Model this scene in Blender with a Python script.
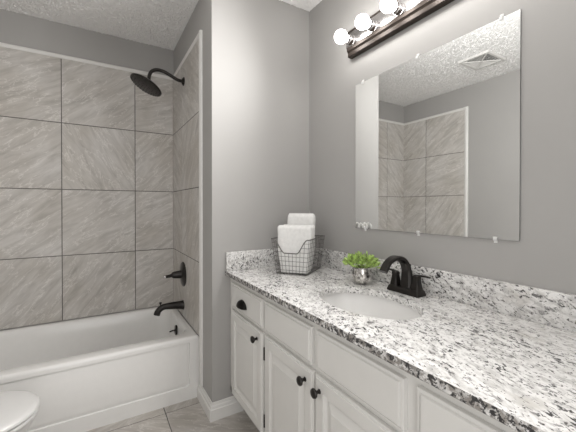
import bpy, bmesh, math, random
from mathutils import Vector, Matrix
random.seed(7)
PI = math.pi
D2R = math.radians
for o in list(bpy.data.objects):
    bpy.data.objects.remove(o)
scn = bpy.context.scene
COL = scn.collection

# ------------------------------------------------------------------ camera, world, lights, exposure
cam_d = bpy.data.cameras.new('camera')
cam_d.sensor_width = 36.0
cam_d.lens = 318.26 / 576 * 36.0
cam_d.shift_y = -7.66 / 576
cam_d.clip_start = 0.02
cam = bpy.data.objects.new('camera', cam_d)
COL.objects.link(cam)
cam.location = (-1.1922, -1.7080, 1.1754)
cam.rotation_euler = (D2R(90 - 0.395), 0.0, D2R(-31.10))
scn.camera = cam

world = bpy.data.worlds.new('world')
scn.world = world
world.use_nodes = True
bg = world.node_tree.nodes['Background']
bg.inputs['Color'].default_value = (1.0, 0.985, 0.965, 1)
bg.inputs['Strength'].default_value = 0.4

scn.view_settings.view_transform = 'Standard'
scn.view_settings.look = 'None'
scn.view_settings.gamma = 1.0
scn.view_settings.use_curve_mapping = False
scn.view_settings.exposure = 0.63
BULB_STRENGTH = 15.5
BULB_WATTS = 12.5

# added fill: unseen area lamps outside a made-up doorway and left-wall window
def soft(name, loc, rot, sx, sy, watts):
    d = bpy.data.lights.new(name, 'AREA'); d.shape = 'RECTANGLE'; d.size = sx; d.size_y = sy
    d.energy = watts; d.color = (1.0, 0.99, 0.98)
    o = bpy.data.objects.new(name, d); COL.objects.link(o)
    o.location = loc; o.rotation_euler = [D2R(v) for v in rot]
soft('doorway_fill', (-1.26, -2.12, 1.1), (90, 0, 0), 0.9, 1.9, 6.0)
soft('window_fill', (-2.30, -1.35, 1.60), (90, 0, -90), 0.95, 1.15, 4.0)

# ------------------------------------------------------------------ dimensions (metres)
H = 2.44
PX = -0.648          # end wall of the tub alcove (side of the pier)
LX = -2.166          # left wall
BY = 0.993           # back wall of the alcove
EY = -2.0            # entry wall, behind the camera
ZC = 0.8127           # counter top height
ZT = 2.2208          # top of the tile
TRY = 0.178          # where the tile trim ends
TUBY = 0.2502         # tub apron

# ------------------------------------------------------------------ material helpers
def new_mat(name):
    m = bpy.data.materials.new(name); m.use_nodes = True
    nt = m.node_tree
    return m, nt, nt.nodes['Principled BSDF']

def node(nt, t, **kw):
    n = nt.nodes.new(t)
    for k, v in kw.items():
        if k in n.inputs: n.inputs[k].default_value = v
        else: setattr(n, k, v)
    return n

def c4(c): return (c[0], c[1], c[2], 1)

def simple(name, col, rough=0.5, metal=0.0, var=0.04, scale=30, bump=0.0, bscale=200, coat=0.0, spec=None, bdist=0.002):
    """paint / metal / plastic: base colour with a faint procedural variation and optional bump"""
    m, nt, b = new_mat(name)
    tc = node(nt, 'ShaderNodeTexCoord')
    nz = node(nt, 'ShaderNodeTexNoise', Scale=scale, Detail=3.0)
    nt.links.new(tc.outputs['Object'], nz.inputs['Vector'])
    r = node(nt, 'ShaderNodeValToRGB')
    r.color_ramp.elements[0].position = 0.3; r.color_ramp.elements[1].position = 0.7
    r.color_ramp.elements[0].color = c4([x * (1 - var) for x in col])
    r.color_ramp.elements[1].color = c4([min(1, x * (1 + var)) for x in col])
    nt.links.new(nz.outputs['Fac'], r.inputs['Fac'])
    nt.links.new(r.outputs['Color'], b.inputs['Base Color'])
    b.inputs['Roughness'].default_value = rough
    b.inputs['Metallic'].default_value = metal
    b.inputs['Coat Weight'].default_value = coat
    if spec is not None: b.inputs['Specular IOR Level'].default_value = spec
    if bump > 0:
        n2 = node(nt, 'ShaderNodeTexNoise', Scale=bscale, Detail=2.0)
        nt.links.new(tc.outputs['Object'], n2.inputs['Vector'])
        bp = node(nt, 'ShaderNodeBump', Strength=bump, Distance=bdist)
        nt.links.new(n2.outputs['Fac'], bp.inputs['Height'])
        nt.links.new(bp.outputs['Normal'], b.inputs['Normal'])
    return m

def tile_mat(name, dark, mid, light, rough=0.4, vscale=1.0):
    """veined stone porcelain; coordinates come from a per-tile vector attribute so each tile differs"""
    m, nt, b = new_mat(name)
    at = node(nt, 'ShaderNodeAttribute', attribute_name='tc')
    mp = node(nt, 'ShaderNodeMapping')
    mp.inputs['Scale'].default_value = (5.0 * vscale, 26 * vscale, 1)
    nt.links.new(at.outputs['Vector'], mp.inputs['Vector'])
    n1 = node(nt, 'ShaderNodeTexNoise', Scale=1.0, Detail=8.0, Roughness=0.62, Distortion=0.6)
    nt.links.new(mp.outputs['Vector'], n1.inputs['Vector'])
    r1 = node(nt, 'ShaderNodeValToRGB')
    e = r1.color_ramp.elements
    e[0].position = 0.22; e[0].color = c4(dark)
    e[1].position = 0.82; e[1].color = c4(light)
    em = r1.color_ramp.elements.new(0.5); em.color = c4(mid)
    nt.links.new(n1.outputs['Fac'], r1.inputs['Fac'])
    # broad warm patches
    n2 = node(nt, 'ShaderNodeTexNoise', Scale=3.0 * vscale, Detail=3.0)
    nt.links.new(at.outputs['Vector'], n2.inputs['Vector'])
    r2 = node(nt, 'ShaderNodeValToRGB')
    r2.color_ramp.elements[0].position = 0.35; r2.color_ramp.elements[0].color = (0.90, 0.88, 0.855, 1)
    r2.color_ramp.elements[1].position = 0.65; r2.color_ramp.elements[1].color = (1.05, 1.05, 1.06, 1)
    nt.links.new(n2.outputs['Fac'], r2.inputs['Fac'])
    mx = node(nt, 'ShaderNodeMix', data_type='RGBA', blend_type='MULTIPLY')
    mx.inputs[0].default_value = 1.0
    nt.links.new(r1.outputs['Color'], mx.inputs[6]); nt.links.new(r2.outputs['Color'], mx.inputs[7])
    # pale thin veins
    mp2 = node(nt, 'ShaderNodeMapping')
    mp2.inputs['Scale'].default_value = (3.0 * vscale, 11 * vscale, 1)
    nt.links.new(at.outputs['Vector'], mp2.inputs['Vector'])
    n3 = node(nt, 'ShaderNodeTexNoise', Scale=1.0, Detail=7.0, Roughness=0.6, Distortion=0.35)
    nt.links.new(mp2.outputs['Vector'], n3.inputs['Vector'])
    r3 = node(nt, 'ShaderNodeValToRGB')
    e = r3.color_ramp.elements
    e[0].position = 0.488; e[0].color = (0, 0, 0, 1)
    e[1].position = 0.512; e[1].color = (0, 0, 0, 1)
    ep = r3.color_ramp.elements.new(0.5); ep.color = (0.5, 0.5, 0.5, 1)
    nt.links.new(n3.outputs['Fac'], r3.inputs['Fac'])
    mx2 = node(nt, 'ShaderNodeMix', data_type='RGBA')
    nt.links.new(r3.outputs['Color'], mx2.inputs[0])
    nt.links.new(mx.outputs[2], mx2.inputs[6])
    mx2.inputs[7].default_value = c4([min(1, x * 1.25) for x in light])
    nt.links.new(mx2.outputs[2], b.inputs['Base Color'])
    b.inputs['Roughness'].default_value = rough
    bp = node(nt, 'ShaderNodeBump', Strength=0.12, Distance=0.003)
    nt.links.new(n1.outputs['Fac'], bp.inputs['Height'])
    nt.links.new(bp.outputs['Normal'], b.inputs['Normal'])
    return m

def granite_mat(name, edge=False):
    m, nt, b = new_mat(name)
    tc = node(nt, 'ShaderNodeTexCoord')
    rot = node(nt, 'ShaderNodeMapping', vector_type='TEXTURE')
    rot.inputs['Rotation'].default_value = (0.0, D2R(-20), D2R(72))
    rot.inputs['Scale'].default_value = (2.1, 1.0, 1.0)
    nt.links.new(tc.outputs['Object'], rot.inputs['Vector'])
    def noise(scale, detail, rough, dist, lo, hi, src=None):
        src = src or (tc if edge else rot)
        n = node(nt, 'ShaderNodeTexNoise', Scale=scale, Detail=detail, Roughness=rough, Distortion=dist)
        nt.links.new(src.outputs['Vector'] if src is rot else src.outputs['Object'], n.inputs['Vector'])
        r = node(nt, 'ShaderNodeMapRange')
        r.inputs['From Min'].default_value = lo; r.inputs['From Max'].default_value = hi
        nt.links.new(n.outputs['Fac'], r.inputs['Value'])
        return r.outputs['Result']
    def mix(fac, a, col):
        mx = node(nt, 'ShaderNodeMix', data_type='RGBA')
        nt.links.new(fac, mx.inputs[0])
        if isinstance(a, tuple): mx.inputs[6].default_value = a
        else: nt.links.new(a, mx.inputs[6])
        mx.inputs[7].default_value = col
        return mx.outputs[2]
    def mul(a, bb):
        mm = node(nt, 'ShaderNodeMath', operation='MULTIPLY')
        nt.links.new(a, mm.inputs[0]); nt.links.new(bb, mm.inputs[1])
        return mm.outputs[0]
    base = mix(noise(46, 5, 0.65, 0.5, 0.45, 0.68), (0.78, 0.77, 0.757, 1), (0.45, 0.44, 0.427, 1))
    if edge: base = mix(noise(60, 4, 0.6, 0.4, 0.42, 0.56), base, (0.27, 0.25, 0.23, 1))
    base = mix(noise(13, 3, 0.6, 0.2, 0.60, 0.74), base, (0.56, 0.54, 0.51, 1))
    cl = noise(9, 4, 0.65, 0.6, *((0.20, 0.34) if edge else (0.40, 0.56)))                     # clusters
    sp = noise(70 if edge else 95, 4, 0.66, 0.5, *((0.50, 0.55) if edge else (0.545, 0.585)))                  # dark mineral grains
    base = mix(mul(cl, sp), base, (0.035, 0.033, 0.034, 1))
    sp2 = noise(150, 3, 0.6, 0.3, 0.60, 0.64)                   # fine pepper
    base = mix(sp2, base, (0.09, 0.086, 0.082, 1))
    nt.links.new(base, b.inputs['Base Color'])
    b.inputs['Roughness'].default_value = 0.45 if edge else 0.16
    b.inputs['Specular IOR Level'].default_value = 0.5
    return m

M = {}
M['wall'] = simple('grey_wall_paint', (0.39, 0.381, 0.370), 0.6, var=0.012, scale=3, bump=0.10, bscale=260)
M['wall_dull'] = M['wall']
M['ceiling'] = simple('popcorn_ceiling', (0.88, 0.872, 0.862), 0.9, var=0.02, scale=60, bump=0.5, bscale=160, bdist=0.006)
M['trim'] = simple('white_trim_paint', (0.74, 0.73, 0.71), 0.35, var=0.01)
M['cabinet'] = simple('white_cabinet_paint', (0.68, 0.67, 0.645), 0.38, var=0.015, scale=12)
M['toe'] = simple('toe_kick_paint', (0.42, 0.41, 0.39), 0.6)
M['porcelain'] = simple('white_porcelain', (0.65, 0.644, 0.632), 0.28, var=0.01, coat=0.0)
M['sink'] = simple('white_sink_porcelain', (0.80, 0.793, 0.78), 0.25, var=0.01)
M['tub'] = simple('white_tub_enamel', (0.79, 0.783, 0.766), 0.16, var=0.01, coat=0.3)
M['bronze'] = simple('oil_rubbed_bronze', (0.022, 0.019, 0.017), 0.28, metal=0.5, var=0.25, scale=40)
M['bronze_rail'] = simple('bronze_rail_metal', (0.045, 0.034, 0.028), 0.42, metal=0.5, var=0.15, scale=30)
M['nickel'] = simple('brushed_nickel', (0.52, 0.505, 0.50), 0.25, metal=1.0, var=0.04)
M['chrome'] = simple('chrome', (0.85, 0.85, 0.85), 0.1, metal=1.0, var=0.02)
M['wire'] = simple('grey_basket_wire', (0.16, 0.152, 0.145), 0.4, metal=0.6, var=0.1)
M['grout'] = simple('grey_grout', (0.135, 0.128, 0.12), 0.9, var=0.08, scale=80)
M['tile'] = tile_mat('grey_stone_wall_tile', (0.365, 0.347, 0.322), (0.525, 0.505, 0.478), (0.67, 0.652, 0.625), 0.42)
M['floor_tile'] = tile_mat('grey_stone_floor_tile', (0.33, 0.307, 0.28), (0.45, 0.425, 0.395), (0.62, 0.60, 0.57), 0.4, 1.1)
M['granite'] = granite_mat('white_speckled_granite')
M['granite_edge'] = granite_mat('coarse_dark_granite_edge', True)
M['towel'] = simple('white_terry', (0.83, 0.825, 0.81), 0.95, var=0.05, scale=60, bump=0.6, bscale=700, bdist=0.004)
M['leaf'] = simple('leaf_green', (0.38, 0.52, 0.15), 0.42, var=0.7, scale=70)
M['soil'] = simple('dark_soil', (0.03, 0.025, 0.02), 0.95, var=0.4, scale=200)
M['plastic'] = simple('clear_white_plastic', (0.78, 0.78, 0.77), 0.25)
M['vent'] = simple('vent_white_plastic', (0.70, 0.69, 0.67), 0.4)
M['vent_dark'] = simple('vent_shadowed_duct', (0.34, 0.34, 0.335), 0.8)  # the duct opening's shade put into the sheet's colour

def mercury_mat():
    m, nt, b = new_mat('mercury_glass')
    tc = node(nt, 'ShaderNodeTexCoord')
    n = node(nt, 'ShaderNodeTexNoise', Scale=55.0, Detail=5.0, Roughness=0.7)
    nt.links.new(tc.outputs['Object'], n.inputs['Vector'])
    r = node(nt, 'ShaderNodeValToRGB')
    r.color_ramp.elements[0].position = 0.38; r.color_ramp.elements[0].color = (0.16, 0.15, 0.14, 1)
    r.color_ramp.elements[1].position = 0.58; r.color_ramp.elements[1].color = (0.86, 0.84, 0.81, 1)
    nt.links.new(n.outputs['Fac'], r.inputs['Fac'])
    nt.links.new(r.outputs['Color'], b.inputs['Base Color'])
    b.inputs['Metallic'].default_value = 0.85; b.inputs['Roughness'].default_value = 0.16
    return m
M['mercury'] = mercury_mat()

def mirror_mat():
    m, nt, b = new_mat('silvered_mirror')
    tc = node(nt, 'ShaderNodeTexCoord')
    n = node(nt, 'ShaderNodeTexNoise', Scale=9.0, Detail=4.0)
    nt.links.new(tc.outputs['Object'], n.inputs['Vector'])
    r = node(nt, 'ShaderNodeValToRGB')
    r.color_ramp.elements[0].color = (0.86, 0.87, 0.86, 1); r.color_ramp.elements[1].color = (0.90, 0.905, 0.90, 1)
    nt.links.new(n.outputs['Fac'], r.inputs['Fac'])
    nt.links.new(r.outputs['Color'], b.inputs['Base Color'])
    b.inputs['Metallic'].default_value = 1.0; b.inputs['Roughness'].default_value = 0.012
    return m
M['mirror'] = mirror_mat()
M['mirror_edge'] = simple('mirror_ground_edge', (0.10, 0.11, 0.105), 0.3)

def bulb_mat():
    m, nt, b = new_mat('lit_frosted_bulb')
    lw = node(nt, 'ShaderNodeTexNoise', Scale=4.0)
    tc = node(nt, 'ShaderNodeTexCoord')
    nt.links.new(tc.outputs['Object'], lw.inputs['Vector'])
    r = node(nt, 'ShaderNodeValToRGB')
    r.color_ramp.elements[0].color = (1.0, 0.965, 0.925, 1); r.color_ramp.elements[1].color = (1.0, 0.98, 0.95, 1)
    nt.links.new(lw.outputs['Fac'], r.inputs['Fac'])
    nt.links.new(r.outputs['Color'], b.inputs['Emission Color'])
    b.inputs['Emission Strength'].default_value = BULB_STRENGTH
    b.inputs['Base Color'].default_value = (0.9, 0.9, 0.9, 1)
    return m
M['bulb'] = bulb_mat()

# ------------------------------------------------------------------ mesh helpers
def box(bm, x0, x1, y0, y1, z0, z1, bev=0.0, seg=2, skip=()):
    x0, x1 = min(x0, x1), max(x0, x1); y0, y1 = min(y0, y1), max(y0, y1); z0, z1 = min(z0, z1), max(z0, z1)
    v = [bm.verts.new((x, y, z)) for x in (x0, x1) for y in (y0, y1) for z in (z0, z1)]
    F = [(0, 1, 3, 2), (4, 6, 7, 5), (0, 4, 5, 1), (2, 3, 7, 6), (0, 2, 6, 4), (1, 5, 7, 3)]
    fs = [bm.faces.new([v[i] for i in f]) for f in F]
    if bev > 0:
        es = list({e for f in fs for e in f.edges})
        bmesh.ops.bevel(bm, geom=es, offset=bev, segments=seg, affect='EDGES', profile=0.5)

def loft(bm, rings, cap0=True, cap1=True, closed=True):
    vs = [[bm.verts.new(p) for p in r] for r in rings]
    n = len(vs[0])
    for a, b in zip(vs[:-1], vs[1:]):
        for i in range(n if closed else n - 1):
            j = (i + 1) % n
            bm.faces.new((a[i], a[j], b[j], b[i]))
    if cap0: bm.faces.new(list(reversed(vs[0])))
    if cap1: bm.faces.new(vs[-1])
    return vs

def frame_of(d):
    d = Vector(d).normalized()
    u = Vector((0, 0, 1)) if abs(d.z) < 0.9 else Vector((0, 1, 0))
    a = d.cross(u).normalized(); b = d.cross(a).normalized()
    return d, a, b

def lathe(bm, origin, axis, prof, n=24, caps=(True, True)):
    """prof: list of (distance along axis, radius)"""
    d, a, b = frame_of(axis); o = Vector(origin)
    rings = []
    for t, r in prof:
        rings.append([o + d * t + (a * math.cos(2 * PI * k / n) + b * math.sin(2 * PI * k / n)) * r for k in range(n)])
    loft(bm, rings, *caps)

def catmull(pts, sub):
    P = [Vector(p) for p in pts]
    out = []
    for i in range(len(P) - 1):
        p0 = P[max(i - 1, 0)]; p1 = P[i]; p2 = P[i + 1]; p3 = P[min(i + 2, len(P) - 1)]
        for k in range(sub):
            t = k / sub
            out.append(0.5 * ((2 * p1) + (p2 - p0) * t + (2 * p0 - 5 * p1 + 4 * p2 - p3) * t * t + (3 * p1 - p0 - 3 * p2 + p3) * t ** 3))
    out.append(P[-1])
    return out

def tube(bm, pts, r, n=10, sub=0, closed=False):
    P = catmull(pts, sub) if sub else [Vector(p) for p in pts]
    rs = r if isinstance(r, (list, tuple)) else None
    rings = []; prev = None
    L = len(P)
    for i, p in enumerate(P):
        if closed: t = (P[(i + 1) % L] - P[i - 1]).normalized()
        else: t = (P[min(i + 1, L - 1)] - P[max(i - 1, 0)]).normalized()
        if prev is None: _, a, b = frame_of(t)
        else:
            a = (prev - t * prev.dot(t)).normalized(); b = t.cross(a).normalized()
        prev = a
        rr = r if rs is None else rs[0] + (rs[1] - rs[0]) * i / (L - 1)
        rings.append([p + (a * math.cos(2 * PI * k / n) + b * math.sin(2 * PI * k / n)) * rr for k in range(n)])
    if closed: rings.append(rings[0]); loft(bm, rings, False, False)
    else: loft(bm, rings)

def sweep_rect(bm, pts, wid, thk, side, sub=6, rnd=0.25):
    """ribbon of rounded-rectangle section; side = fixed width direction; wid/thk lists per control point"""
    P = catmull(pts, sub)
    L = len(P); s = Vector(side).normalized()
    def lerp(arr, i):
        f = i / (L - 1) * (len(arr) - 1); k = min(int(f), len(arr) - 2)
        return arr[k] + (arr[k + 1] - arr[k]) * (f - k)
    rings = []
    for i, p in enumerate(P):
        t = (P[min(i + 1, L - 1)] - P[max(i - 1, 0)]).normalized()
        nrm = t.cross(s).normalized()
        w = lerp(wid, i) / 2; h = lerp(thk, i) / 2; c = rnd * min(w, h) * 2
        sec = [(w, h - c), (w - c, h), (-w + c, h), (-w, h - c), (-w, -h + c), (-w + c, -h), (w - c, -h), (w, -h + c)]
        rings.append([p + s * a + nrm * b for a, b in sec])
    loft(bm, rings)

def rrect(x0, x1, y0, y1, r, z, n=8):
    pts = []
    for cx, cy, a0 in ((x1 - r, y1 - r, 0), (x0 + r, y1 - r, 90), (x0 + r, y0 + r, 180), (x1 - r, y0 + r, 270)):
        for k in range(n + 1):
            a = D2R(a0 + 90 * k / n)
            pts.append((cx + r * math.cos(a), cy + r * math.sin(a), z))
    return pts

def root_loc(p):
    while p.parent: p = p.parent
    return Vector(p.location)

def obj(name, bm, m, parent=None, smooth=35, origin=None):
    bmesh.ops.recalc_face_normals(bm, faces=bm.faces)
    off = root_loc(parent) if parent else Vector(origin or (0, 0, 0))
    if off.length > 0: bmesh.ops.translate(bm, vec=-off, verts=bm.verts)
    me = bpy.data.meshes.new(name)
    bm.to_mesh(me); bm.free()
    if smooth:
        for p in me.polygons: p.use_smooth = True
        me.set_sharp_from_angle(angle=D2R(smooth))
    ms = m if isinstance(m, (list, tuple)) else [m]
    for x in ms: me.materials.append(x)
    o = bpy.data.objects.new(name, me); COL.objects.link(o)
    if parent: o.parent = parent
    else: o.location = off
    return o

def thing(name, label, cat, loc, group=None):
    o = bpy.data.objects.new(name, None); COL.objects.link(o)
    o.empty_display_size = 0.05
    o.location = loc; o['label'] = label; o['category'] = cat
    if group: o['group'] = group
    return o

def tag(o, label, cat, group=None):
    o['label'] = label; o['category'] = cat
    if group: o['group'] = group
    return o

def struct(name, bm, m, label=None, cat=None, smooth=35):
    o = obj(name, bm, m, None, smooth)
    o['kind'] = 'structure'
    if label: o['label'] = label
    if cat: o['category'] = cat
    return o

B = bmesh.new

# ------------------------------------------------------------------ the room
bm = B(); box(bm, LX - 0.1, 0.1, EY - 0.1, BY + 0.1, H + 0.002, H + 0.08)
rc = random.Random(11)
st = 0.0056                                        # popcorn texture: random little lumps hanging from the slab
nx, ny = int((0.02 - LX) / st) + 2, int((BY + 0.01 - EY) / st) + 2
hg = [[max(0.0, rc.gauss(0.0007, 0.0029)) for _ in range(ny)] for _ in range(nx)]
gv = [[bm.verts.new((LX - 0.01 + i * st + rc.uniform(-.002, .002), EY - 0.01 + j * st + rc.uniform(-.002, .002), H + 0.001 - hg[i][j])) for j in range(ny)] for i in range(nx)]
for i in range(nx - 1):
    for j in range(ny - 1):
        bm.faces.new((gv[i][j], gv[i][j + 1], gv[i + 1][j + 1], gv[i + 1][j]))
struct('ceiling', bm, M['ceiling'], 'white popcorn textured ceiling above the bathroom', 'ceiling')
bm = B(); box(bm, 0, 0.1, EY - 0.1, BY + 0.1, 0, H)
struct('wall_right', bm, M['wall'], 'grey painted wall behind the mirror and the counter', 'wall')
WY0, WY1, WZ0, WZ1 = -1.85, -0.85, 1.0, 2.2  # opening for the added window, unseen, cut to admit fill light
bm = B(); box(bm, LX - 0.1, LX, WY1, BY + 0.1, 0, H); box(bm, LX - 0.1, LX, EY - 0.1, WY0, 0, H)
box(bm, LX - 0.1, LX, WY0, WY1, 0, WZ0); box(bm, LX - 0.1, LX, WY0, WY1, WZ1, H)
struct('wall_left', bm, M['wall'], 'grey painted wall behind the toilet, seen in the mirror', 'wall')
bm = B(); box(bm, LX, PX, BY, BY + 0.1, 0, H)
struct('wall_back', bm, M['wall'], 'dim grey painted wall above the tub tile', 'wall')
bm = B(); box(bm, PX, 0, 0, BY + 0.1, 0, H)
struct('wall_pier', bm, M['wall'], 'pale grey wall between the tub alcove and the vanity corner', 'wall')
# unseen entry wall; its open doorway is added to let fill light in
DX0, DX1, DZ = -1.72, -0.80, 2.05
bm = B()
box(bm, LX, DX0, EY - 0.1, EY, 0, H); box(bm, DX1, 0, EY - 0.1, EY, 0, H); box(bm, DX0, DX1, EY - 0.1, EY, DZ, H)
struct('wall_entry', bm, M['wall'], 'grey wall with the added open doorway behind the viewer', 'wall')
bm = B()
for x0, x1 in ((DX0 - 0.06, DX0 + 0.005), (DX1 - 0.005, DX1 + 0.06)):
    box(bm, x0, x1, EY, EY + 0.014, 0, DZ, 0.003)
box(bm, DX0 - 0.06, DX1 + 0.06, EY, EY + 0.014, DZ - 0.005, DZ + 0.06, 0.003)
struct('trim_1', bm, M['trim'], 'white door casing around the added doorway', 'trim')

bm = B()  # frame of the made-up window that the fill lamp shines through
box(bm, LX - 0.07, LX - 0.03, WY0, WY0 + 0.04, WZ0, WZ1); box(bm, LX - 0.07, LX - 0.03, WY1 - 0.04, WY1, WZ0, WZ1)
for z in (WZ0, (WZ0 + WZ1) / 2 - 0.02, WZ1 - 0.04): box(bm, LX - 0.07, LX - 0.03, WY0 + 0.04, WY1 - 0.04, z, z + 0.04)
for y0, y1 in ((WY0 - 0.06, WY0 + 0.004), (WY1 - 0.004, WY1 + 0.06)): box(bm, LX, LX + 0.014, y0, y1, WZ0 - 0.06, WZ1 + 0.06, 0.003)
box(bm, LX, LX + 0.014, WY0 + 0.004, WY1 - 0.004, WZ1 - 0.004, WZ1 + 0.06, 0.003); box(bm, LX, LX + 0.03, WY0 + 0.004, WY1 - 0.004, WZ0 - 0.03, WZ0 + 0.004, 0.003)
struct('added_window_1', bm, M['trim'], 'added white window frame for the fill light in the left wall', 'window')

def tiled(name, place, cols, rows, m, gap, thick, label, bev=0.0012, skip=None, vang=None):
    """place(a, b, d) -> point at in-plane coords a, b and depth d towards the room"""
    bm = B()
    lay = bm.verts.layers.float_vector.new('tc')
    gl = []
    def quadbox(a0, a1, b0, b1, d0, d1, mi):
        ang = random.uniform(0, 2 * PI)
        if vang: ang = random.choice(vang) + random.uniform(-0.15, 0.15)
        ox, oy = random.uniform(0, 50), random.uniform(0, 50)
        ins = bev
        lo = [(a0, b0), (a1, b0), (a1, b1), (a0, b1)]
        hi = [(a0 + ins, b0 + ins), (a1 - ins, b0 + ins), (a1 - ins, b1 - ins), (a0 + ins, b1 - ins)]
        V = []
        for pts, d in ((lo, d0), (lo, d1 - ins), (hi, d1)):
            row = []
            for a, b in pts:
                v = bm.verts.new(place(a, b, d))
                v[lay] = Vector((a * math.cos(ang) + b * math.sin(ang) + ox, -a * math.sin(ang) + b * math.cos(ang) + oy, 0))
                row.append(v)
            V.append(row)
        for r0, r1 in zip(V[:-1], V[1:]):
            for i in range(4):
                j = (i + 1) % 4
                bm.faces.new((r0[i], r0[j], r1[j], r1[i])).material_index = mi
        bm.faces.new(V[-1]).material_index = mi
        bm.faces.new(list(reversed(V[0]))).material_index = mi
    quadbox(cols[0], cols[-1], rows[0], rows[-1], 0, thick - 0.0018, 1)
    g = gap / 2
    for i in range(len(cols) - 1):
        for j in range(len(rows) - 1):
            quadbox(cols[i] + (g if i else 0), cols[i + 1] - (g if i < len(cols) - 2 else 0),
                    rows[j] + (g if j else 0), rows[j + 1] - (g if j < len(rows) - 2 else 0), 0.0005, thick, 0)
    return struct(name, bm, [m, M['grout']], label, 'wall tile' if 'floor' not in name else 'floor', smooth=0)

TH = 0.008
ROWS = [0.3825, 0.8316, 1.2915, 1.7513, ZT - 0.022]
UP = (D2R(35), D2R(48), D2R(28), D2R(125), D2R(38))
tiled('wall_tile_back', lambda a, b, d: (a, BY - d, b), [LX + TH + 0.0005, -1.8544, -1.3944, -0.9344, PX - TH - 0.0005], ROWS,
      M['tile'], 0.005, TH, 'large grey stone tiles on the long wall behind the tub', vang=UP)
tiled('wall_tile_right', lambda a, b, d: (PX - d, a, b), [TRY + 0.038, 0.6725, BY], ROWS, M['tile'], 0.005, TH,
      'grey stone tiles on the shower head wall', vang=UP)
tiled('wall_tile_left', lambda a, b, d: (LX + d, a, b), [TRY + 0.038, 0.6725, BY], ROWS, M['tile'], 0.005, TH,
      'grey stone tiles opposite the shower head, seen in the mirror', vang=(D2R(-40), D2R(-28), D2R(-50)))
fx = [LX - 0.02, -1.772, -1.315, -0.858, -0.401, 0.02]
fy = [EY - 0.1, -1.638, -1.181, -0.724, -0.267, 0.19, 0.30]
bm = B(); box(bm, LX - 0.1, 0.1, EY - 0.6, BY + 0.1, -0.1, -0.008)
struct('floor', bm, M['grout'], 'floor slab under the tiles', 'floor')
tiled('floor_tile', lambda a, b, d: (a, b, -0.008 + d), fx, fy, M['floor_tile'], 0.005, TH,
      'grey stone floor tiles between the tub and the vanity', vang=(D2R(30), D2R(45), D2R(140)))

def strip(bm, a, b, w, t, wdir, tdir):
    """half-round moulding from a to b, width along wdir, bulging along tdir"""
    a, b, wd, td = Vector(a), Vector(b), Vector(wdir), Vector(tdir)
    sec = [(0, 0), (0, t * 0.6), (w * 0.15, t * 0.9), (w * 0.4, t), (w * 0.7, t * 0.9), (w * 0.92, t * 0.6), (w, t * 0.3), (w, 0)]
    rings = [[p + wd * s + td * q for s, q in sec] for p in (a, b)]
    loft(bm, rings)

# white trim along the tile edges
bm = B()
strip(bm, (LX, BY, ZT), (PX, BY, ZT), 0.028, 0.016, (0, 0, -1), (0, -1, 0))
struct('trim_2', bm, M['trim'], 'white moulding along the tile top of the long wall', 'trim')
bm = B()
strip(bm, (PX, TRY + 0.012, ZT), (PX, BY, ZT), 0.028, 0.016, (0, 0, -1), (-1, 0, 0))
strip(bm, (PX, TRY, 0.10), (PX, TRY, ZT), 0.040, 0.016, (0, 1, 0), (-1, 0, 0))
struct('trim_3', bm, M['trim'], 'white moulding edging the tile by the shower head', 'trim')
bm = B()
strip(bm, (LX, TRY + 0.012, ZT), (LX, BY, ZT), 0.028, 0.016, (0, 0, -1), (1, 0, 0))
strip(bm, (LX, TRY, 0.10), (LX, TRY, ZT), 0.040, 0.016, (0, 1, 0), (1, 0, 0))
struct('trim_4', bm, M['trim'], 'white moulding edging the tile in the mirror', 'trim')

BASE = [(0, 0), (0.017, 0), (0.017, 0.060), (0.0155, 0.0615), (0.012, 0.063), (0.0115, 0.070), (0.0095, 0.077), (0.006, 0.081), (0.005, 0.092), (0.0035, 0.095), (0, 0.095)]
def baseboard(name, path, label):
    """mitred board: path of (corner point on the wall, outward offset direction)"""
    bm = B()
    rings = [[(x + ox * d, y + oy * d, z) for d, z in BASE] for (x, y), (ox, oy) in path]
    loft(bm, rings)
    return struct(name, bm, M['trim'], label, 'baseboard', smooth=25)
baseboard('baseboard_pier', [((-0.470, 0), (0, -1)), ((PX, 0), (-1, -1)), ((PX, TUBY - 0.002), (-1, 0))], 'white baseboard wrapping the foot of the pier wall')
baseboard('baseboard_left', [((LX, EY), (1, 0)), ((LX, TUBY - 0.002), (1, 0))], 'white baseboard behind the toilet')

# ------------------------------------------------------------------ bathtub
RZ = 0.379
X0, X1, Y0, Y1 = LX + TH + 0.001, PX - 0.001, TUBY, BY - 0.001
tub = thing('bathtub', 'white alcove bathtub with a recessed apron panel below the grey tile', 'bathtub', ((X0 + X1) / 2, Y0, 0))
bm = B()
rr = lambda i, z, r: rrect(X0 + i, X1 - i, Y0 + i, Y1 - i, r, z)
inner = lambda i, z, r: rrect(X0 + 0.10 + i * 1.8, X1 - 0.048 - i * 0.6, Y0 + 0.085 + i, Y1 - 0.05 - i, r, z)
rings = [rr(0.0, 0.345, 0.004), rr(0.0, RZ - 0.016, 0.004), rr(0.002, RZ - 0.007, 0.005), rr(0.008, RZ - 0.001, 0.008), rr(0.016, RZ, 0.012),
         inner(-0.010, RZ, 0.085), inner(-0.002, RZ - 0.003, 0.085), inner(0.005, RZ - 0.012, 0.085), inner(0.010, RZ - 0.03, 0.09),
         inner(0.028, RZ - 0.15, 0.10), inner(0.042, RZ - 0.25, 0.11), inner(0.058, RZ - 0.295, 0.12), inner(0.09, RZ - 0.318, 0.12), inner(0.14, RZ - 0.325, 0.10)]
loft(bm, rings, cap0=False)
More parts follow.
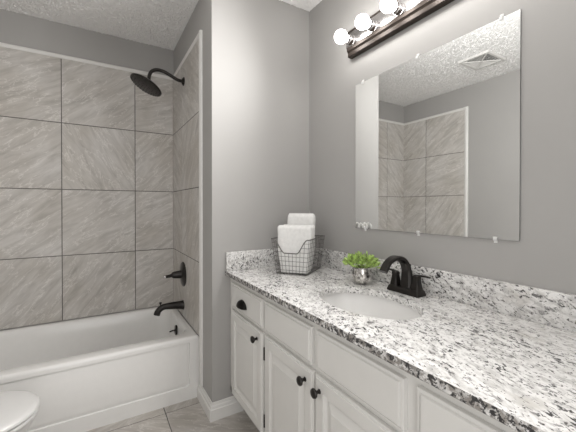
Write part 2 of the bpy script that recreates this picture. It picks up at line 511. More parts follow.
# apron with recessed panel
def xz(x0, x1, z0, z1, r, y, n=5):
    return [(x, y, z) for x, z, _ in [(p[0], p[1], 0) for p in rrect(x0, x1, z0, z1, r, 0, n)]]
ya = Y0 + 0.004
ap = [xz(X0, X1, 0, 0.346, 0.001, ya + 0.03), xz(X0, X1, 0, 0.346, 0.001, ya - 0.0035),
      xz(X0 + 0.058, X1 - 0.058, 0.080, 0.360, 0.02, ya - 0.0035), xz(X0 + 0.060, X1 - 0.060, 0.0825, 0.360, 0.02, ya + 0.0045),
      xz(X0 + 0.064, X1 - 0.064, 0.088, 0.360, 0.02, ya + 0.0045), xz(X0 + 0.070, X1 - 0.070, 0.096, 0.360, 0.02, ya + 0.0005), xz(X0 + 0.076, X1 - 0.076, 0.102, 0.360, 0.02, ya)]
loft(bm, ap, cap0=False)
obj('tub_body', bm, M['tub'], tub, smooth=40)
OVX = X1 - 0.048 - 0.016 * 0.6 - 0.001
bm = B(); lathe(bm, (OVX, 0.622, 0.300), (-1, 0, 0.08), [(0, 0.034), (0.006, 0.034), (0.010, 0.030), (0.012, 0.012), (0.012, 0.0)], 24)
ov = obj('overflow_plate', bm, M['bronze'], tub); ov['label'] = 'dark bronze overflow plate'
bm = B(); tube(bm, [(OVX - 0.010, 0.622, 0.301), (OVX - 0.030, 0.620, 0.300), (OVX - 0.048, 0.618, 0.297)], [0.006, 0.005], 8, 3)
obj('trip_lever', bm, M['bronze'], ov)

# ------------------------------------------------------------------ shower fittings on the tiled end wall
SX = PX - TH
SHY, SHZ = 0.610, 2.058
sh = thing('rain_shower', 'dark bronze round rain shower head on a curved arm', 'shower', (SX, SHY, SHZ))
bm = B(); lathe(bm, (SX, SHY, SHZ), (-1, 0, 0), [(0, 0.030), (0.004, 0.030), (0.010, 0.024), (0.016, 0.013), (0.018, 0.011)], 24)
obj('flange', bm, M['bronze'], sh)
arm_pts = [(SX - 0.01, SHY, SHZ), (SX - 0.045, SHY, SHZ + 0.004), (SX - 0.090, SHY, SHZ + 0.024), (SX - 0.135, SHY, SHZ + 0.042), (SX - 0.180, SHY, SHZ + 0.044), (SX - 0.212, SHY, SHZ + 0.026), (SX - 0.226, SHY, SHZ - 0.004), (SX - 0.230, SHY, SHZ - 0.036)]
bm = B(); tube(bm, arm_pts, 0.0115, 12, 6)
obj('arm', bm, M['bronze'], sh)
hc = Vector((SX - 0.240, SHY, SHZ - 0.062)); ha = Vector((-0.45, -0.03, -0.89)).normalized()
bm = B(); lathe(bm, hc - ha * 0.034, ha, [(0, 0.008), (0.004, 0.017), (0.016, 0.019), (0.024, 0.026), (0.033, 0.066), (0.040, 0.100), (0.046, 0.107), (0.053, 0.105), (0.055, 0.099), (0.0555, 0.0)], 40)
hd = obj('head', bm, M['bronze'], sh)
bm = B()
_, a_, b_ = frame_of(ha)
for ring, cnt in ((0.025, 8), (0.05, 16), (0.075, 24), (0.095, 30)):
    for k in range(cnt):
        p = hc + ha * 0.0210 + (a_ * math.cos(2 * PI * k / cnt) + b_ * math.sin(2 * PI * k / cnt)) * ring
        lathe(bm, p, ha, [(0, 0.0028), (0.0035, 0.002)], 6)
noz = obj('nozzles', bm, M['bronze'], hd)

vy, vz = 0.635, 0.688
va = thing('shower_valve', 'dark bronze shower valve with round plate and lever handle', 'shower valve', (SX, vy, vz))
bm = B(); lathe(bm, (SX, vy, vz), (-1, 0, 0), [(0, 0.088), (0.004, 0.088), (0.010, 0.080), (0.016, 0.045), (0.018, 0.036), (0.018, 0.0)], 40)
obj('escutcheon', bm, M['bronze'], va)
bm = B(); lathe(bm, (SX - 0.017, vy, vz), (-1, 0, 0), [(0, 0.030), (0.012, 0.028), (0.045, 0.024), (0.060, 0.020), (0.066, 0.012), (0.066, 0)], 24)
hn = obj('handle', bm, M['bronze'], va)
bm = B(); tube(bm, [(SX - 0.072, vy, vz), (SX - 0.095, vy - 0.004, vz - 0.003), (SX - 0.122, vy - 0.008, vz - 0.005)], [0.013, 0.010], 12, 3)
lv = obj('lever', bm, M['bronze'], hn)
bm = B(); lathe(bm, (SX - 0.122, vy - 0.008, vz - 0.005), (-1, -0.1, 0), [(0, 0.009), (0.012, 0.0085), (0.016, 0.006), (0.016, 0)], 16)
ti = obj('lever_tip', bm, M['nickel'], va); ti['label'] = 'bright nickel tip of the lever'

sy, sz = 0.640, 0.466
sp = thing('tub_spout', 'dark bronze tub spout with diverter knob above the rim', 'tub spout', (SX, sy, sz))
bm = B()
P = [(SX, sy, sz), (SX - 0.03, sy, sz + 0.002), (SX - 0.09, sy, sz + 0.006), (SX - 0.14, sy, sz + 0.004), (SX - 0.168, sy, sz - 0.016), (SX - 0.180, sy, sz - 0.044)]
PP = catmull(P, 5); n = len(PP); rings = []
for i, p in enumerate(PP):
    t = (PP[min(i + 1, n - 1)] - PP[max(i - 1, 0)]).normalized(); s = Vector((0, 1, 0)); q = t.cross(s).normalized()
    f = i / (n - 1); r = 0.034 - 0.013 * min(1, f * 1.9) + 0.002 * max(0, f - 0.7)
    rings.append([p + (s * math.cos(2 * PI * k / 16) + q * math.sin(2 * PI * k / 16)) * r for k in range(16)])
loft(bm, rings)
spb = obj('spout_body', bm, M['bronze'], sp)
bm = B(); lathe(bm, (SX - 0.155, sy, sz + 0.018), (0, 0, 1), [(0, 0.004), (0.012, 0.004), (0.014, 0.009), (0.022, 0.009), (0.024, 0.005), (0.024, 0)], 14)
obj('diverter_knob', bm, M['bronze'], sp)

# ------------------------------------------------------------------ vanity cabinet
XF = -0.543           # face frame
XD = -0.561           # front plane of doors and drawers
VEND = -1.66
van = thing('vanity_cabinet', 'white painted vanity cabinet with raised panel doors and dark knobs', 'cabinet', (-0.27, -0.83, 0))
bm = B()
zt = ZC - 0.0265
box(bm, XF, -0.003, -0.003, VEND, 0.137, 0.160)          # bottom
box(bm, XF, -0.003, -0.003, -0.018, 0.137, zt)           # end panels
box(bm, XF, -0.003, VEND + 0.015, VEND, 0.137, zt)
box(bm, -0.012, -0.003, -0.018, VEND + 0.015, 0.150, zt) # back
for y0, y1 in ((-0.018, -0.07), (-0.425, -0.47), (-1.19, -1.26), (VEND + 0.05, VEND + 0.015)):  # stiles
    box(bm, XF, XF + 0.019, y0, y1, 0.137, 0.595)
box(bm, XF, XF + 0.019, -0.018, VEND + 0.015, 0.735, zt)   # rails
box(bm, XF, XF + 0.019, -0.018, VEND + 0.015, 0.595, 0.660)
box(bm, XF, XF + 0.019, -0.795, -0.865, 0.137, 0.595)
for y0, y1 in ((-0.018, -0.07), (-0.425, -0.47), (-0.795, -0.865), (-1.19, -1.26), (VEND + 0.05, VEND + 0.015)): box(bm, XF, XF + 0.019, y0, y1, 0.660, 0.735)
obj('carcass', bm, M['cabinet'], van, smooth=0)
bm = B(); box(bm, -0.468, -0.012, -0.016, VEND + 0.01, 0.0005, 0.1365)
tk = obj('toe_kick', bm, M['toe'], van, smooth=0); tk['label'] = 'recessed darker toe kick'

def panel(bm, y0, y1, z0, z1, prof):
    """front board; prof = (inset, depth behind the front plane) rings from the outer back edge to the centre"""
    y0, y1 = min(y0, y1), max(y0, y1)
    rings = [[(XF - 0.0005, y0, z0), (XF - 0.0005, y1, z0), (XF - 0.0005, y1, z1), (XF - 0.0005, y0, z1)]]
    for ins, d in prof:
        rings.append([(XD + d, y0 + ins, z0 + ins), (XD + d, y1 - ins, z0 + ins), (XD + d, y1 - ins, z1 - ins), (XD + d, y0 + ins, z1 - ins)])
    loft(bm, rings)
DRAWER = [(0, 0.006), (0.001, 0.0045), (0.007, 0.004), (0.008, 0.006), (0.0100, 0.006), (0.0125, 0.0005), (0.014, 0)]
DOOR = [(0, 0.006), (0.001, 0.0045), (0.006, 0.004), (0.007, 0.0045), (0.008, 0.0045), (0.010, 0.0005), (0.012, 0), (0.047, 0), (0.0485, 0.006), (0.055, 0.0105), (0.060, 0.011), (0.063, 0.011), (0.088, 0.002), (0.0885, 0.0005)]

def knob(y, z, parent, label=None):
    bm = B(); lathe(bm, (XD + 0.0005, y, z), (-1, 0, 0), [(0, 0.0085), (0.002, 0.008), (0.004, 0.0055), (0.012, 0.0055), (0.016, 0.010), (0.020, 0.0155), (0.024, 0.0165), (0.028, 0.0145), (0.031, 0.008), (0.0315, 0)], 22)
    return obj('knob', bm, M['bronze'], parent)
def hinge(y, z, parent):
    bm = B(); lathe(bm, (XD + 0.006, y, z - 0.03), (0, 0, 1), [(0, 0.001), (0.003, 0.0042), (0.018, 0.0042), (0.0185, 0.0036), (0.0205, 0.0036), (0.021, 0.0042), (0.057, 0.0042), (0.060, 0.001)], 10)
    return obj('hinge', bm, M['bronze'], parent)
DZ0, DZ1, QZ0, QZ1 = 0.148, 0.608, 0.625, 0.757
def cup_pull(y, z, parent):
    bm = B(); rings = []
    nu, nv = 14, 7
    for j in range(nv + 1):
        ph = PI / 2 * j / nv
        ring = []
        for i in range(nu + 1):
            th = PI * i / nu
            ring.append((XD - 0.0005 - 0.027 * math.sin(ph) * math.sin(th) ** 0.8, y + 0.050 * math.cos(th), z - 0.016 + 0.036 * math.sin(th) * math.cos(ph) ** 0.9 ))
        rings.append(ring)
    loft(bm, rings, False, False, closed=False)
    bmesh.ops.solidify(bm, geom=list(bm.faces), thickness=0.0022)
    return obj('cup_pull', bm, M['bronze'], parent, smooth=50)

bm = B(); panel(bm, -0.055, -0.432, QZ0, QZ1, DRAWER)
d1 = obj('drawer', bm, M['cabinet'], van, smooth=0); d1['label'] = 'drawer front with a dark cup pull'
cup_pull(-0.221, 0.683, d1)
for y0, y1 in ((-0.456, -0.810), (-0.838, -1.196)):
    bm = B(); panel(bm, y0, y1, QZ0, QZ1, DRAWER); obj('false_drawer_front', bm, M['cabinet'], van, smooth=0)
bm = B(); panel(bm, -1.233, -1.615, QZ0, QZ1, DRAWER)
d4 = obj('drawer', bm, M['cabinet'], van, smooth=0)
for (y0, y1, ky, kz, hy) in ((-0.055, -0.434, -0.386, 0.567, None), (-0.456, -0.823, -0.778, 0.563, -0.4485), (-0.834, -1.208, -0.863, 0.562, -1.2155), (-1.233, -1.615, -1.272, 0.555, -1.6225)):
    bm = B(); panel(bm, y0, y1, DZ0, DZ1, DOOR)
    d = obj('door', bm, M['cabinet'], van, smooth=0)
    knob(ky, kz, d)
    if hy is not None:
        for hz in (0.22, 0.52): hinge(hy, hz, d)

# ------------------------------------------------------------------ counter with an oval cut-out, splashes
XCF = -0.574
CEND = -1.675
ct = thing('countertop', 'white and black speckled granite countertop along the right wall', 'countertop', (-0.287, -0.83, ZC - 0.026))
SCX, SCY, SAX, SAY = -0.303, -0.818, 0.150, 0.222
bm = B()
NS = 72
def ell(s, z):
    return [(SCX + SAX * s * math.cos(2 * PI * k / NS), SCY + SAY * s * math.sin(2 * PI * k / NS), z) for k in range(NS)]
def rect_ring(x0, x1, y0, y1, z):
    out = []
    for k in range(NS):
        a = 2 * PI * k / NS; c, s = math.cos(a), math.sin(a)
        cx, cy = SCX, SCY
        tx = ((x1 - cx) / c) if c > 1e-9 else ((x0 - cx) / c if c < -1e-9 else 1e9)
        ty = ((y1 - cy) / s) if s > 1e-9 else ((y0 - cy) / s if s < -1e-9 else 1e9)
        t = min(tx, ty)
        out.append([cx + c * t, cy + s * t, z])
    for X in (x0, x1):                                            # snap the nearest points to the four corners
        for Y in (y0, y1):
            k = min(range(NS), key=lambda q: (out[q][0] - X) ** 2 + (out[q][1] - Y) ** 2)
            out[k][0], out[k][1] = X, Y
    return [tuple(p) for p in out]
xr, yl = -0.0005, -0.0005
zb = ZC - 0.026
rings = [ell(1.0, zb), ell(1.0, ZC - 0.003), ell(1.004, ZC - 0.001), ell(1.014, ZC), ell(1.03, ZC), rect_ring(XCF + 0.009, xr, CEND + 0.009, yl, ZC),
         rect_ring(XCF + 0.0008, xr, CEND + 0.0008, yl, ZC), rect_ring(XCF, xr, CEND, yl, ZC - 0.0008), rect_ring(XCF, xr, CEND, yl, zb + 0.003), rect_ring(XCF + 0.003, xr, CEND + 0.003, yl, zb), ell(1.0, zb)]
loft(bm, rings, False, False)
bmesh.ops.remove_doubles(bm, verts=bm.verts, dist=1e-6)
for f in bm.faces:                                                # front edge gets coarser, darker, rougher grain than the top
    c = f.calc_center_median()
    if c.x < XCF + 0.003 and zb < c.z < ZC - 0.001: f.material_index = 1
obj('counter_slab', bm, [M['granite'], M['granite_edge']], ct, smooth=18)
bm = B(); box(bm, -0.020, -0.0005, CEND, -0.021, ZC + 0.0003, 0.9185, 0.0025)
obj('back_splash', bm, M['granite'], ct, smooth=30)
bm = B(); box(bm, XCF + 0.003, -0.0005, -0.020, -0.0005, ZC + 0.0003, 0.9185, 0.0025)
obj('side_splash', bm, M['granite'], ct, smooth=30)

# undermount basin
sk = thing('sink', 'white oval undermount sink set in the granite counter', 'sink', (SCX, SCY, ZC - 0.17))
bm = B()
rings = [ell(1.05, zb - 0.0008), ell(1.05, zb - 0.008), ell(1.0, zb - 0.035), ell(0.95, zb - 0.07), ell(0.86, zb - 0.105), ell(0.70, zb - 0.130), ell(0.45, zb - 0.145), ell(0.12, zb - 0.150)]
rings2 = [ell(0.12, zb - 0.160), ell(0.5, zb - 0.155), ell(0.75, zb - 0.140), ell(0.92, zb - 0.112), ell(1.02, zb - 0.07), ell(1.09, zb - 0.0008)]
loft(bm, rings + rings2 + [rings[0]], False, False)
bmesh.ops.remove_doubles(bm, verts=bm.verts, dist=1e-6)
obj('basin', bm, M['sink'], sk, smooth=50)
bm = B(); lathe(bm, (SCX, SCY, zb - 0.151), (0, 0, 1), [(0, 0.012), (0.001, 0.024), (0.003, 0.024), (0.004, 0.016), (0.0035, 0.0)], 24)
dr = obj('drain', bm, M['bronze'], sk); dr['label'] = 'dark bronze drain'

# ------------------------------------------------------------------ faucet
FX, FY = -0.079, -0.821
fa = thing('faucet', 'dark bronze two handle faucet with an arched spout behind the sink', 'faucet', (FX, FY, ZC))
bm = B()
def rxy(hx, hy, z, r): return rrect(FX - hx, FX + hx, FY - hy, FY + hy, r, z, 4)
loft(bm, [rxy(0.029, 0.079, ZC + 0.0003, 0.006), rxy(0.029, 0.079, ZC + 0.008, 0.006), rxy(0.027, 0.077, ZC + 0.011, 0.006), rxy(0.026, 0.076, ZC + 0.018, 0.006), rxy(0.022, 0.072, ZC + 0.023, 0.005), rxy(0.02, 0.070, ZC + 0.024, 0.005)])
obj('base_plate', bm, M['bronze'], fa)
bm = B()
z0 = ZC + 0.023
sweep_rect(bm, [(FX + 0.004, FY, z0), (FX + 0.006, FY, z0 + 0.035), (FX + 0.002, FY, z0 + 0.078), (FX - 0.022, FY, z0 + 0.115), (FX - 0.066, FY, z0 + 0.128), (FX - 0.108, FY, z0 + 0.112), (FX - 0.136, FY, z0 + 0.078)],
           [0.056, 0.049, 0.043, 0.040, 0.037, 0.035, 0.035], [0.034, 0.028, 0.023, 0.020, 0.018, 0.018, 0.022], (0, 1, 0))
obj('spout', bm, M['bronze'], fa, smooth=40)
for s in (1, -1):
    hy = FY + s * 0.053
    bm = B()
    def hr(h, z): return rrect(FX - h, FX + h, hy - h, hy + h, h * 0.35, z, 4)
    loft(bm, [hr(0.019, z0), hr(0.018, z0 + 0.006), hr(0.014, z0 + 0.030), hr(0.0125, z0 + 0.043), hr(0.0135, z0 + 0.047), hr(0.0135, z0 + 0.055), hr(0.009, z0 + 0.059)])
    h = obj('handle', bm, M['bronze'], fa)
    bm = B()
    sweep_rect(bm, [(FX, hy - s * 0.008, z0 + 0.056), (FX, hy + s * 0.02, z0 + 0.060), (FX + 0.001, hy + s * 0.040, z0 + 0.061), (FX + 0.002, hy + s * 0.058, z0 + 0.060)],
               [0.017, 0.014, 0.012, 0.011], [0.009, 0.008, 0.007, 0.006], (1, 0, 0), 4)
    obj('lever', bm, M['bronze'], h)
bm = B(); lathe(bm, (FX + 0.021, FY, z0 - 0.002), (0, 0, 1), [(0, 0.0028), (0.082, 0.0028), (0.084, 0.006), (0.090, 0.0075), (0.097, 0.006), (0.099, 0)], 12)
obj('lift_rod', bm, M['bronze'], fa)

# ------------------------------------------------------------------ potted plant
px, py = -0.124, -0.610
pl = thing('potted_plant', 'small green leafy plant in a mottled silver pot by the faucet', 'plant', (px, py, ZC))
bm = B()
lathe(bm, (px, py, ZC + 0.0005), (0, 0, 1), [(0, 0.026), (0.004, 0.031), (0.016, 0.041), (0.034, 0.0455), (0.052, 0.0450), (0.070, 0.0425), (0.078, 0.0425), (0.078, 0.0395), (0.055, 0.040), (0.054, 0.0)], 36)
obj('pot', bm, M['mercury'], pl, smooth=60)
bm = B(); lathe(bm, (px, py, ZC + 0.056), (0, 0, 1), [(0, 0.034), (0.012, 0.034), (0.015, 0.02), (0.016, 0.0)], 20)
obj('soil', bm, M['soil'], pl)
bm = B()
rnd = random.Random(3)
for k in range(190):
    el = math.asin(rnd.uniform(0.02, 1.0)); az = rnd.uniform(0, 2 * PI)
    d = Vector((math.cos(el) * math.cos(az), math.cos(el) * math.sin(az), math.sin(el)))
    R = rnd.uniform(0.55, 1.0)
    c = Vector((px, py, ZC + 0.080)) + Vector((d.x * 0.074 * R, d.y * 0.080 * R, d.z * 0.044 * R))
    tip = (d + Vector((rnd.uniform(-.5, .5), rnd.uniform(-.5, .5), rnd.uniform(-.1, .6)))).normalized()
    _, a, b = frame_of(tip)
    rot = rnd.uniform(0, PI); w = a * math.cos(rot) + b * math.sin(rot); nn = tip.cross(w)
    L = rnd.uniform(0.022, 0.036); W = L * rnd.uniform(0.17, 0.25)
    prof = [(0, 0.08, 0), (0.25, 0.75, 0.06), (0.5, 1.0, 0.10), (0.75, 0.75, 0.07), (1.0, 0.05, 0)]
    left, mid, right, low = [], [], [], []
    for t, ww, cu in prof:
        base = c + tip * (L * t)
        left.append(bm.verts.new(base + w * W * ww + nn * L * cu)); right.append(bm.verts.new(base - w * W * ww + nn * L * cu))
        mid.append(bm.verts.new(base - nn * L * 0.03)); low.append(bm.verts.new(base - nn * (L * 0.03 + 0.0012)))
    for i in range(4):
        bm.faces.new((left[i], mid[i], mid[i + 1], left[i + 1])); bm.faces.new((mid[i], right[i], right[i + 1], mid[i + 1]))
        bm.faces.new((left[i], left[i + 1], low[i + 1], low[i])); bm.faces.new((low[i], low[i + 1], right[i + 1], right[i]))
    if k % 6 == 0: tube(bm, [(px + d.x * 0.015, py + d.y * 0.015, ZC + 0.062), c], 0.0009, 5)
obj('foliage', bm, M['leaf'], pl, smooth=60)

# ------------------------------------------------------------------ wire basket and towels
BU = Vector((0.58, -0.815, 0)).normalized()       # along the front, left to right
BV = Vector((0.815, 0.58, 0)).normalized()        # front to back
BO = Vector((-0.362, -0.217, ZC))
TU = Vector((0.645, -0.764, 0)).normalized(); TV = Vector((0.764, 0.645, 0)).normalized()   # the towels stand a little askew in it                   # front left bottom corner
BWID, BDEP, BHT = 0.166, 0.238, 0.188
def bk(u, v, z, flare=1.0):
    """basket space -> world; the walls lean out towards the top"""
    f = 0.024 * z / BHT * flare
    u = u + (u / BWID * 2.0 - 1.15) * f; v = v + (v / BDEP * 1.2 - 0.4) * f
    return BO + BU * u + BV * v + Vector((0, 0, z))
wb = thing('wire_basket', 'grey wire basket with a scooped front holding white towels', 'basket', tuple(BO + BU * BWID / 2 + BV * BDEP / 2))
def dip(u):
    """height of the front edge: low in the middle, high at both ends"""
    t = abs(u / BWID * 2 - 1)
    s = min(1, max(0, (t - 0.36) / 0.56)); s = s * s * (3 - 2 * s)
    return 0.114 + (BHT - 0.114) * s
WR = 0.0011
bm = B()
nu, nv = 9, 10
for i in range(nu + 1):
    u = BWID * i / nu
    hf = dip(u)
    tube(bm, [bk(u, 0, hf), bk(u, 0, 0.004), bk(u, BDEP, 0.004), bk(u, BDEP, BHT)], WR, 5)
for j in range(nv + 1):
    v = BDEP * j / nv
    tube(bm, [bk(0, v, BHT), bk(0, v, 0.004), bk(BWID, v, 0.004), bk(BWID, v, BHT)], WR, 5)
for z in [0.024 * k for k in range(1, 8)]:
    tube(bm, [bk(0, 0, z), bk(0, BDEP, z), bk(BWID, BDEP, z), bk(BWID, 0, z)], WR, 5)
    us = [BWID * k / 60 for k in range(61)]
    run = []
    for u in us + [None]:
        if u is not None and dip(u) >= z: run.append(bk(u, 0, z))
        else:
            if len(run) > 1: tube(bm, [run[0], run[-1]], WR, 5)
            run = []
obj('wire_mesh', bm, M['wire'], wb, smooth=60)
bm = B()
rim = [bk(BWID * k / 24, 0, dip(BWID * k / 24)) for k in range(25)] + [bk(BWID, BDEP, BHT)] + [bk(0, BDEP, BHT)]
tube(bm, rim, 0.0030, 8, closed=True)
obj('rim', bm, M['wire'], wb, smooth=60)
bm = B()
tube(bm, [bk(0, 0, 0.004), bk(BWID, 0, 0.004), bk(BWID, BDEP, 0.004), bk(0, BDEP, 0.004)], 0.0026, 8, closed=True)
for u in (0.02, BWID - 0.02):
    for v in (0.015, BDEP - 0.015):
        p = BO + BU * u + BV * v
        tube(bm, [(p.x, p.y, ZC + 0.0008), (p.x, p.y, ZC + 0.0045)], 0.003, 8)
obj('bottom_frame', bm, M['wire'], wb, smooth=60)

def folded_towel(name, u0, u1, v0, v1, z0, z1, folds, label, lean=0.0, seed=1):
    """a towel folded in layers and stood on end: several rounded layers joined over the top"""
    rn = random.Random(seed)
    bm = B()
    nl = folds; dv = (v1 - v0) / nl
    for k in range(nl):
        a, b = v0 + dv * k, v0 + dv * (k + 1) - 0.0006
        top = z1 - rn.uniform(0.0, 0.007); ua = u0 + rn.uniform(0, 0.004); ub = u1 - rn.uniform(0, 0.004)
        hv = (b - a) / 2; mv = (a + b) / 2
        rings = []
        nr = 26
        for q in range(nr + 1):
            t = q / nr; z = z0 + (top - z0) * t
            cap = 1.0
            if t > 0.93: cap = math.sqrt(max(0.02, 1 - ((t - 0.93) / 0.07) ** 2 * 0.97))
            wob = 0.002 * math.sin(t * 9 + seed + k)
            r = []
            for s in range(48):
                ang = 2 * PI * s / 48
                cu, sv = math.cos(ang), math.sin(ang)
                pu = (ua + ub) / 2 + (ub - ua) / 2 * (abs(cu) ** 0.35) * (1 if cu >= 0 else -1) * (1 - (1 - cap) * 0.12) + wob
                pv = mv + hv * (abs(sv) ** 0.5) * (1 if sv >= 0 else -1) * cap + lean * t
                if k == 0 and sv < -0.05:
                    fr = (pu - ua) / (ub - ua)
                    pv -= 0.004 * max(0.0, min(1.0, (0.30 - fr - 0.10 * t) / 0.04)) - 0.0015 * max(0.0, 1 - abs(t - 0.80) / 0.035)
                mu = (u0 + u1) / 2; p = BO + TU * (mu + (pu - mu) * (0.86 + 0.24 * min(1, t * 1.5))) + TV * pv + Vector((0, 0, z)); r.append(p)
            rings.append(r)
        loft(bm, rings)
    o = obj(name, bm, M['towel'], None, smooth=50, origin=tuple(BO + TU * (u0 + u1) / 2 + TV * (v0 + v1) / 2 + Vector((0, 0, z0))))
    return tag(o, label, 'towel', 'towels in the basket')
folded_towel('towel', 0.000, 0.178, 0.014, 0.108, 0.008, 0.260, 4, 'folded white towel at the front of the wire basket', 0.004, 1)
folded_towel('towel', 0.020, 0.166, 0.124, 0.174, 0.008, 0.326, 2, 'taller folded white towel at the back of the wire basket', 0.0, 5)

# ------------------------------------------------------------------ mirror
MY0, MY1, MZ0, MZ1 = -0.4378, -1.2077, 1.0606, 1.8182
mi = thing('mirror', 'frameless rectangular wall mirror held by small clear clips', 'mirror', (0, (MY0 + MY1) / 2, MZ0))
bm = B(); box(bm, -0.0058, -0.0012, MY0, MY1, MZ0, MZ1)
for f in bm.faces:
    f.material_index = 0 if f.calc_center_median().x < -0.0057 else 1
obj('glass', bm, [M['mirror'], M['mirror_edge']], mi, smooth=0)
def clip(y, z, s):
    bm = B()
    box(bm, -0.0030, -0.0004, y - 0.006, y + 0.006, z + s * 0.0006, z + s * 0.013, 0.0004)
    box(bm, -0.0092, -0.0004, y - 0.006, y + 0.006, z + s * 0.0006, z + s * 0.0045, 0.0006)
    box(bm, -0.0092, -0.0064, y - 0.006, y + 0.006, z - s * 0.0085, z + s * 0.003, 0.0006)
    obj('clip', bm, M['plastic'], mi)
for y in (-0.49, -0.819, -1.150): clip(y, MZ1, 1)
for y in (-0.510, -0.825, -1.134): clip(y, MZ0, -1)

# ------------------------------------------------------------------ vanity light
LY0, LY1, LZ0, LZ1 = -0.392, -1.250, 1.972, 2.109
vl = thing('vanity_light', 'bronze edged vanity light bar with round lit bulbs above the mirror', 'light', (0, (LY0 + LY1) / 2, LZ0))
bm = B(); box(bm, -0.018, -0.0005, LY0, LY1, LZ0 + 0.010, LZ1, 0.002)
obj('back_pan', bm, M['bronze_rail'], vl)
bm = B(); box(bm, -0.030, -0.0175, LY0 + 0.002, LY1 - 0.002, LZ0 + 0.052, LZ1 - 0.006, 0.003)
fp = obj('face_plate', bm, M['nickel'], vl); fp['label'] = 'bright nickel face strip behind the bulbs'
bm = B()
secs = [(-0.0178, 0.052), (-0.034, 0.052), (-0.037, 0.049), (-0.037, 0.032), (-0.033, 0.028), (-0.030, 0.022), (-0.030, 0.004), (-0.027, 0.0), (-0.0005, 0.0), (-0.0005, 0.012), (-0.0178, 0.012)]
loft(bm, [[(x, y, LZ0 + z) for x, z in secs] for y in (LY0 - 0.012, LY1 + 0.012)])
obj('lower_rail', bm, M['bronze_rail'], vl, smooth=20)
bm = B(); box(bm, -0.032, -0.0178, LY0, LY1, LZ1 - 0.0055, LZ1 + 0.001, 0.001)
obj('upper_rail', bm, M['bronze_rail'], vl)
for k in range(6):
    y = -0.437 - 0.1545 * k; z = 2.050
    bm = B(); lathe(bm, (-0.0295, y, z), (-1, 0, 0), [(0, 0.027), (0.006, 0.027), (0.007, 0.0245), (0.026, 0.0245), (0.028, 0.022), (0.040, 0.0205), (0.041, 0.016), (0.036, 0.014), (0.036, 0)], 28)
    s = obj('socket', bm, M['nickel'], vl)
    bm = B()
    prof = [(0.037, 0.0130), (0.043, 0.0150)] + [(0.0765 - 0.034 * math.cos(a), 0.034 * math.sin(a)) for a in [0.48 + (PI - 0.48) * i / 16 for i in range(17)]]
    prof[-1] = (prof[-1][0], 0.0004)
    lathe(bm, (-0.0295, y, z), (-1, 0, 0), prof, 28)
    obj('bulb', bm, M['bulb'], s, smooth=80)
    ld = bpy.data.lights.new('bulb_light', 'SPOT')      # what each bulb throws out into the room
    ld.energy = BULB_WATTS; ld.color = (1.0, 0.985, 0.968); ld.shadow_soft_size = 0.012
    ld.spot_size = D2R(170); ld.spot_blend = 0.9
    lo = bpy.data.objects.new('bulb_light', ld); COL.objects.link(lo)
    lo.location = (-0.0295 - 0.0765 - 0.048, y, z - 0.012)
    lo.rotation_euler = Vector((-0.95, -0.16, -0.16)).to_track_quat('-Z', 'Y').to_euler()

# ------------------------------------------------------------------ ceiling vent, seen in the mirror
vcx, vcy, vhx, vhy = -1.678, -0.210, 0.143, 0.130
ve = thing('ceiling_vent', 'white square exhaust vent on the ceiling, seen in the mirror', 'vent', (vcx, vcy, H))
bm = B()
def vr(i, z): return [(vcx - vhx + i, vcy - vhy + i, z), (vcx + vhx - i, vcy - vhy + i, z), (vcx + vhx - i, vcy + vhy - i, z), (vcx - vhx + i, vcy + vhy - i, z)]
loft(bm, [vr(0, H - 0.0005), vr(0, H - 0.006), vr(0.006, H - 0.016), vr(0.026, H - 0.016), vr(0.030, H - 0.010), vr(0.030, H - 0.0005)], False, False)
fr = obj('frame', bm, M['vent'], ve, smooth=0)
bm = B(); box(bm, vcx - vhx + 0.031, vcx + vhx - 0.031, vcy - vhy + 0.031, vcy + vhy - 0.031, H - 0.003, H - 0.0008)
dk = obj('duct_backing', bm, M['vent_dark'], ve, smooth=0); dk['label'] = 'grey sheet in the shaded colour of the opening behind the louvres'
ix, iy = vhx - 0.031, vhy - 0.031
for side in range(4):
    bm = B()
    for k in range(6):
        t = (k + 0.6) / 6.2; t2 = t - 0.085
        for_s = {0: ((1, 0), (0, 1)), 1: ((-1, 0), (0, 1)), 2: ((0, 1), (1, 0)), 3: ((0, -1), (1, 0))}[side]
        (dx, dy), (wx, wy) = for_s
        def P(tt, sg, z):
            return (vcx + (dx * tt + wx * sg * tt) * ix, vcy + (dy * tt + wy * sg * tt) * iy, z)
        # one angled slat
        q = [P(t, -0.96, H - 0.014), P(t, 0.96, H - 0.014), P(max(t2, .02), 0.96, H - 0.006), P(max(t2, .02), -0.96, H - 0.006)]
        q2 = [(x, y, z + 0.0012) for x, y, z in q]
        loft(bm, [q, q2])
    obj('louver', bm, M['vent'], ve, smooth=0)
bm = B()
for sx in (1, -1):
    tube(bm, [(vcx - ix, vcy - sx * iy, H - 0.013), (vcx + ix, vcy + sx * iy, H - 0.013)], 0.005, 6)
obj('cross_rib', bm, M['vent'], ve)

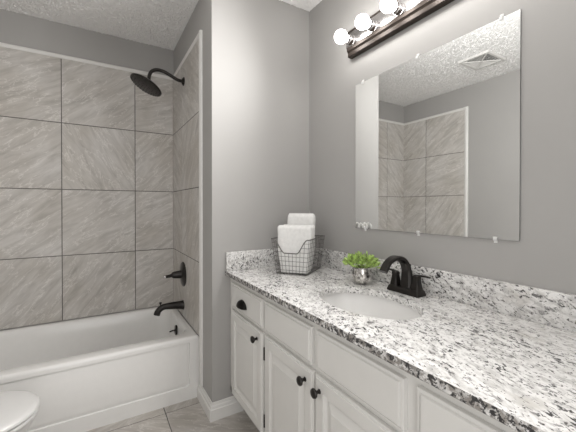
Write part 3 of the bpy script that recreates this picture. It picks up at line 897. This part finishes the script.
# ------------------------------------------------------------------ toilet
ty = -0.175
to = thing('toilet', 'white toilet with closed lid beside the tub', 'toilet', (LX + 0.35, ty, 0))
def egg(xb, xf, hw, z, n=44, sq=0.82):
    """plan outline: rounded front at xf, squarer back at xb"""
    pts = []
    xm = xb + (xf - xb) * 0.45
    for k in range(n):
        a = 2 * PI * k / n; c, s = math.cos(a), math.sin(a)
        if c >= 0: x = xm + (xf - xm) * abs(c) ** 0.92; y = hw * (1 if s > 0 else -1) * abs(s) ** 0.95
        else: x = xm - (xm - xb) * abs(c) ** 0.6; y = hw * (1 if s > 0 else -1) * abs(s) ** sq
        pts.append((x, ty + y, z))
    return pts
TB, TF = LX + 0.225, -1.380
bm = B()
loft(bm, [egg(LX + 0.10, TF - 0.20, 0.105, 0.0005), egg(LX + 0.10, TF - 0.20, 0.105, 0.02), egg(LX + 0.12, TF - 0.22, 0.092, 0.06), egg(LX + 0.12, TF - 0.20, 0.100, 0.16), egg(LX + 0.12, TF - 0.12, 0.135, 0.24),
          egg(LX + 0.13, TF - 0.05, 0.168, 0.32), egg(LX + 0.13, TF - 0.018, 0.182, 0.365), egg(LX + 0.13, TF - 0.014, 0.184, 0.385), egg(LX + 0.14, TF - 0.022, 0.176, 0.39)])
obj('bowl', bm, M['porcelain'], to, smooth=50)
bm = B()
loft(bm, [egg(TB, TF - 0.012, 0.186, 0.3915), egg(TB, TF - 0.004, 0.190, 0.395), egg(TB, TF - 0.004, 0.190, 0.403), egg(TB, TF - 0.009, 0.187, 0.406)])
obj('seat', bm, M['porcelain'], to, smooth=40)
bm = B()
loft(bm, [egg(TB, TF - 0.006, 0.187, 0.4115), egg(TB, TF, 0.191, 0.415), egg(TB, TF, 0.191, 0.422), egg(TB, TF - 0.005, 0.187, 0.428), egg(TB + 0.01, TF - 0.02, 0.174, 0.432), egg(TB + 0.03, TF - 0.07, 0.13, 0.4345), egg(TB + 0.1, TF - 0.2, 0.05, 0.4355)])
obj('lid', bm, M['porcelain'], to, smooth=40)
bm = B(); box(bm, LX + 0.018, LX + 0.205, ty - 0.215, ty + 0.215, 0.385, 0.735, 0.025, 4)
tkk = obj('tank', bm, M['porcelain'], to, smooth=40)
bm = B(); box(bm, LX + 0.017, LX + 0.215, ty - 0.222, ty + 0.222, 0.7355, 0.770, 0.012, 3)
obj('tank_lid', bm, M['porcelain'], to, smooth=40)
bm = B(); lathe(bm, (LX + 0.2055, ty - 0.15, 0.68), (1, 0, 0), [(0, 0.012), (0.006, 0.012), (0.008, 0.008), (0.014, 0.008), (0.014, 0)], 14)
tube(bm, [(LX + 0.216, ty - 0.15, 0.68), (LX + 0.22, ty - 0.12, 0.677), (LX + 0.22, ty - 0.08, 0.670)], 0.005, 8, 3)
fl = obj('flush_lever', bm, M['chrome'], to); fl['label'] = 'chrome flush lever'
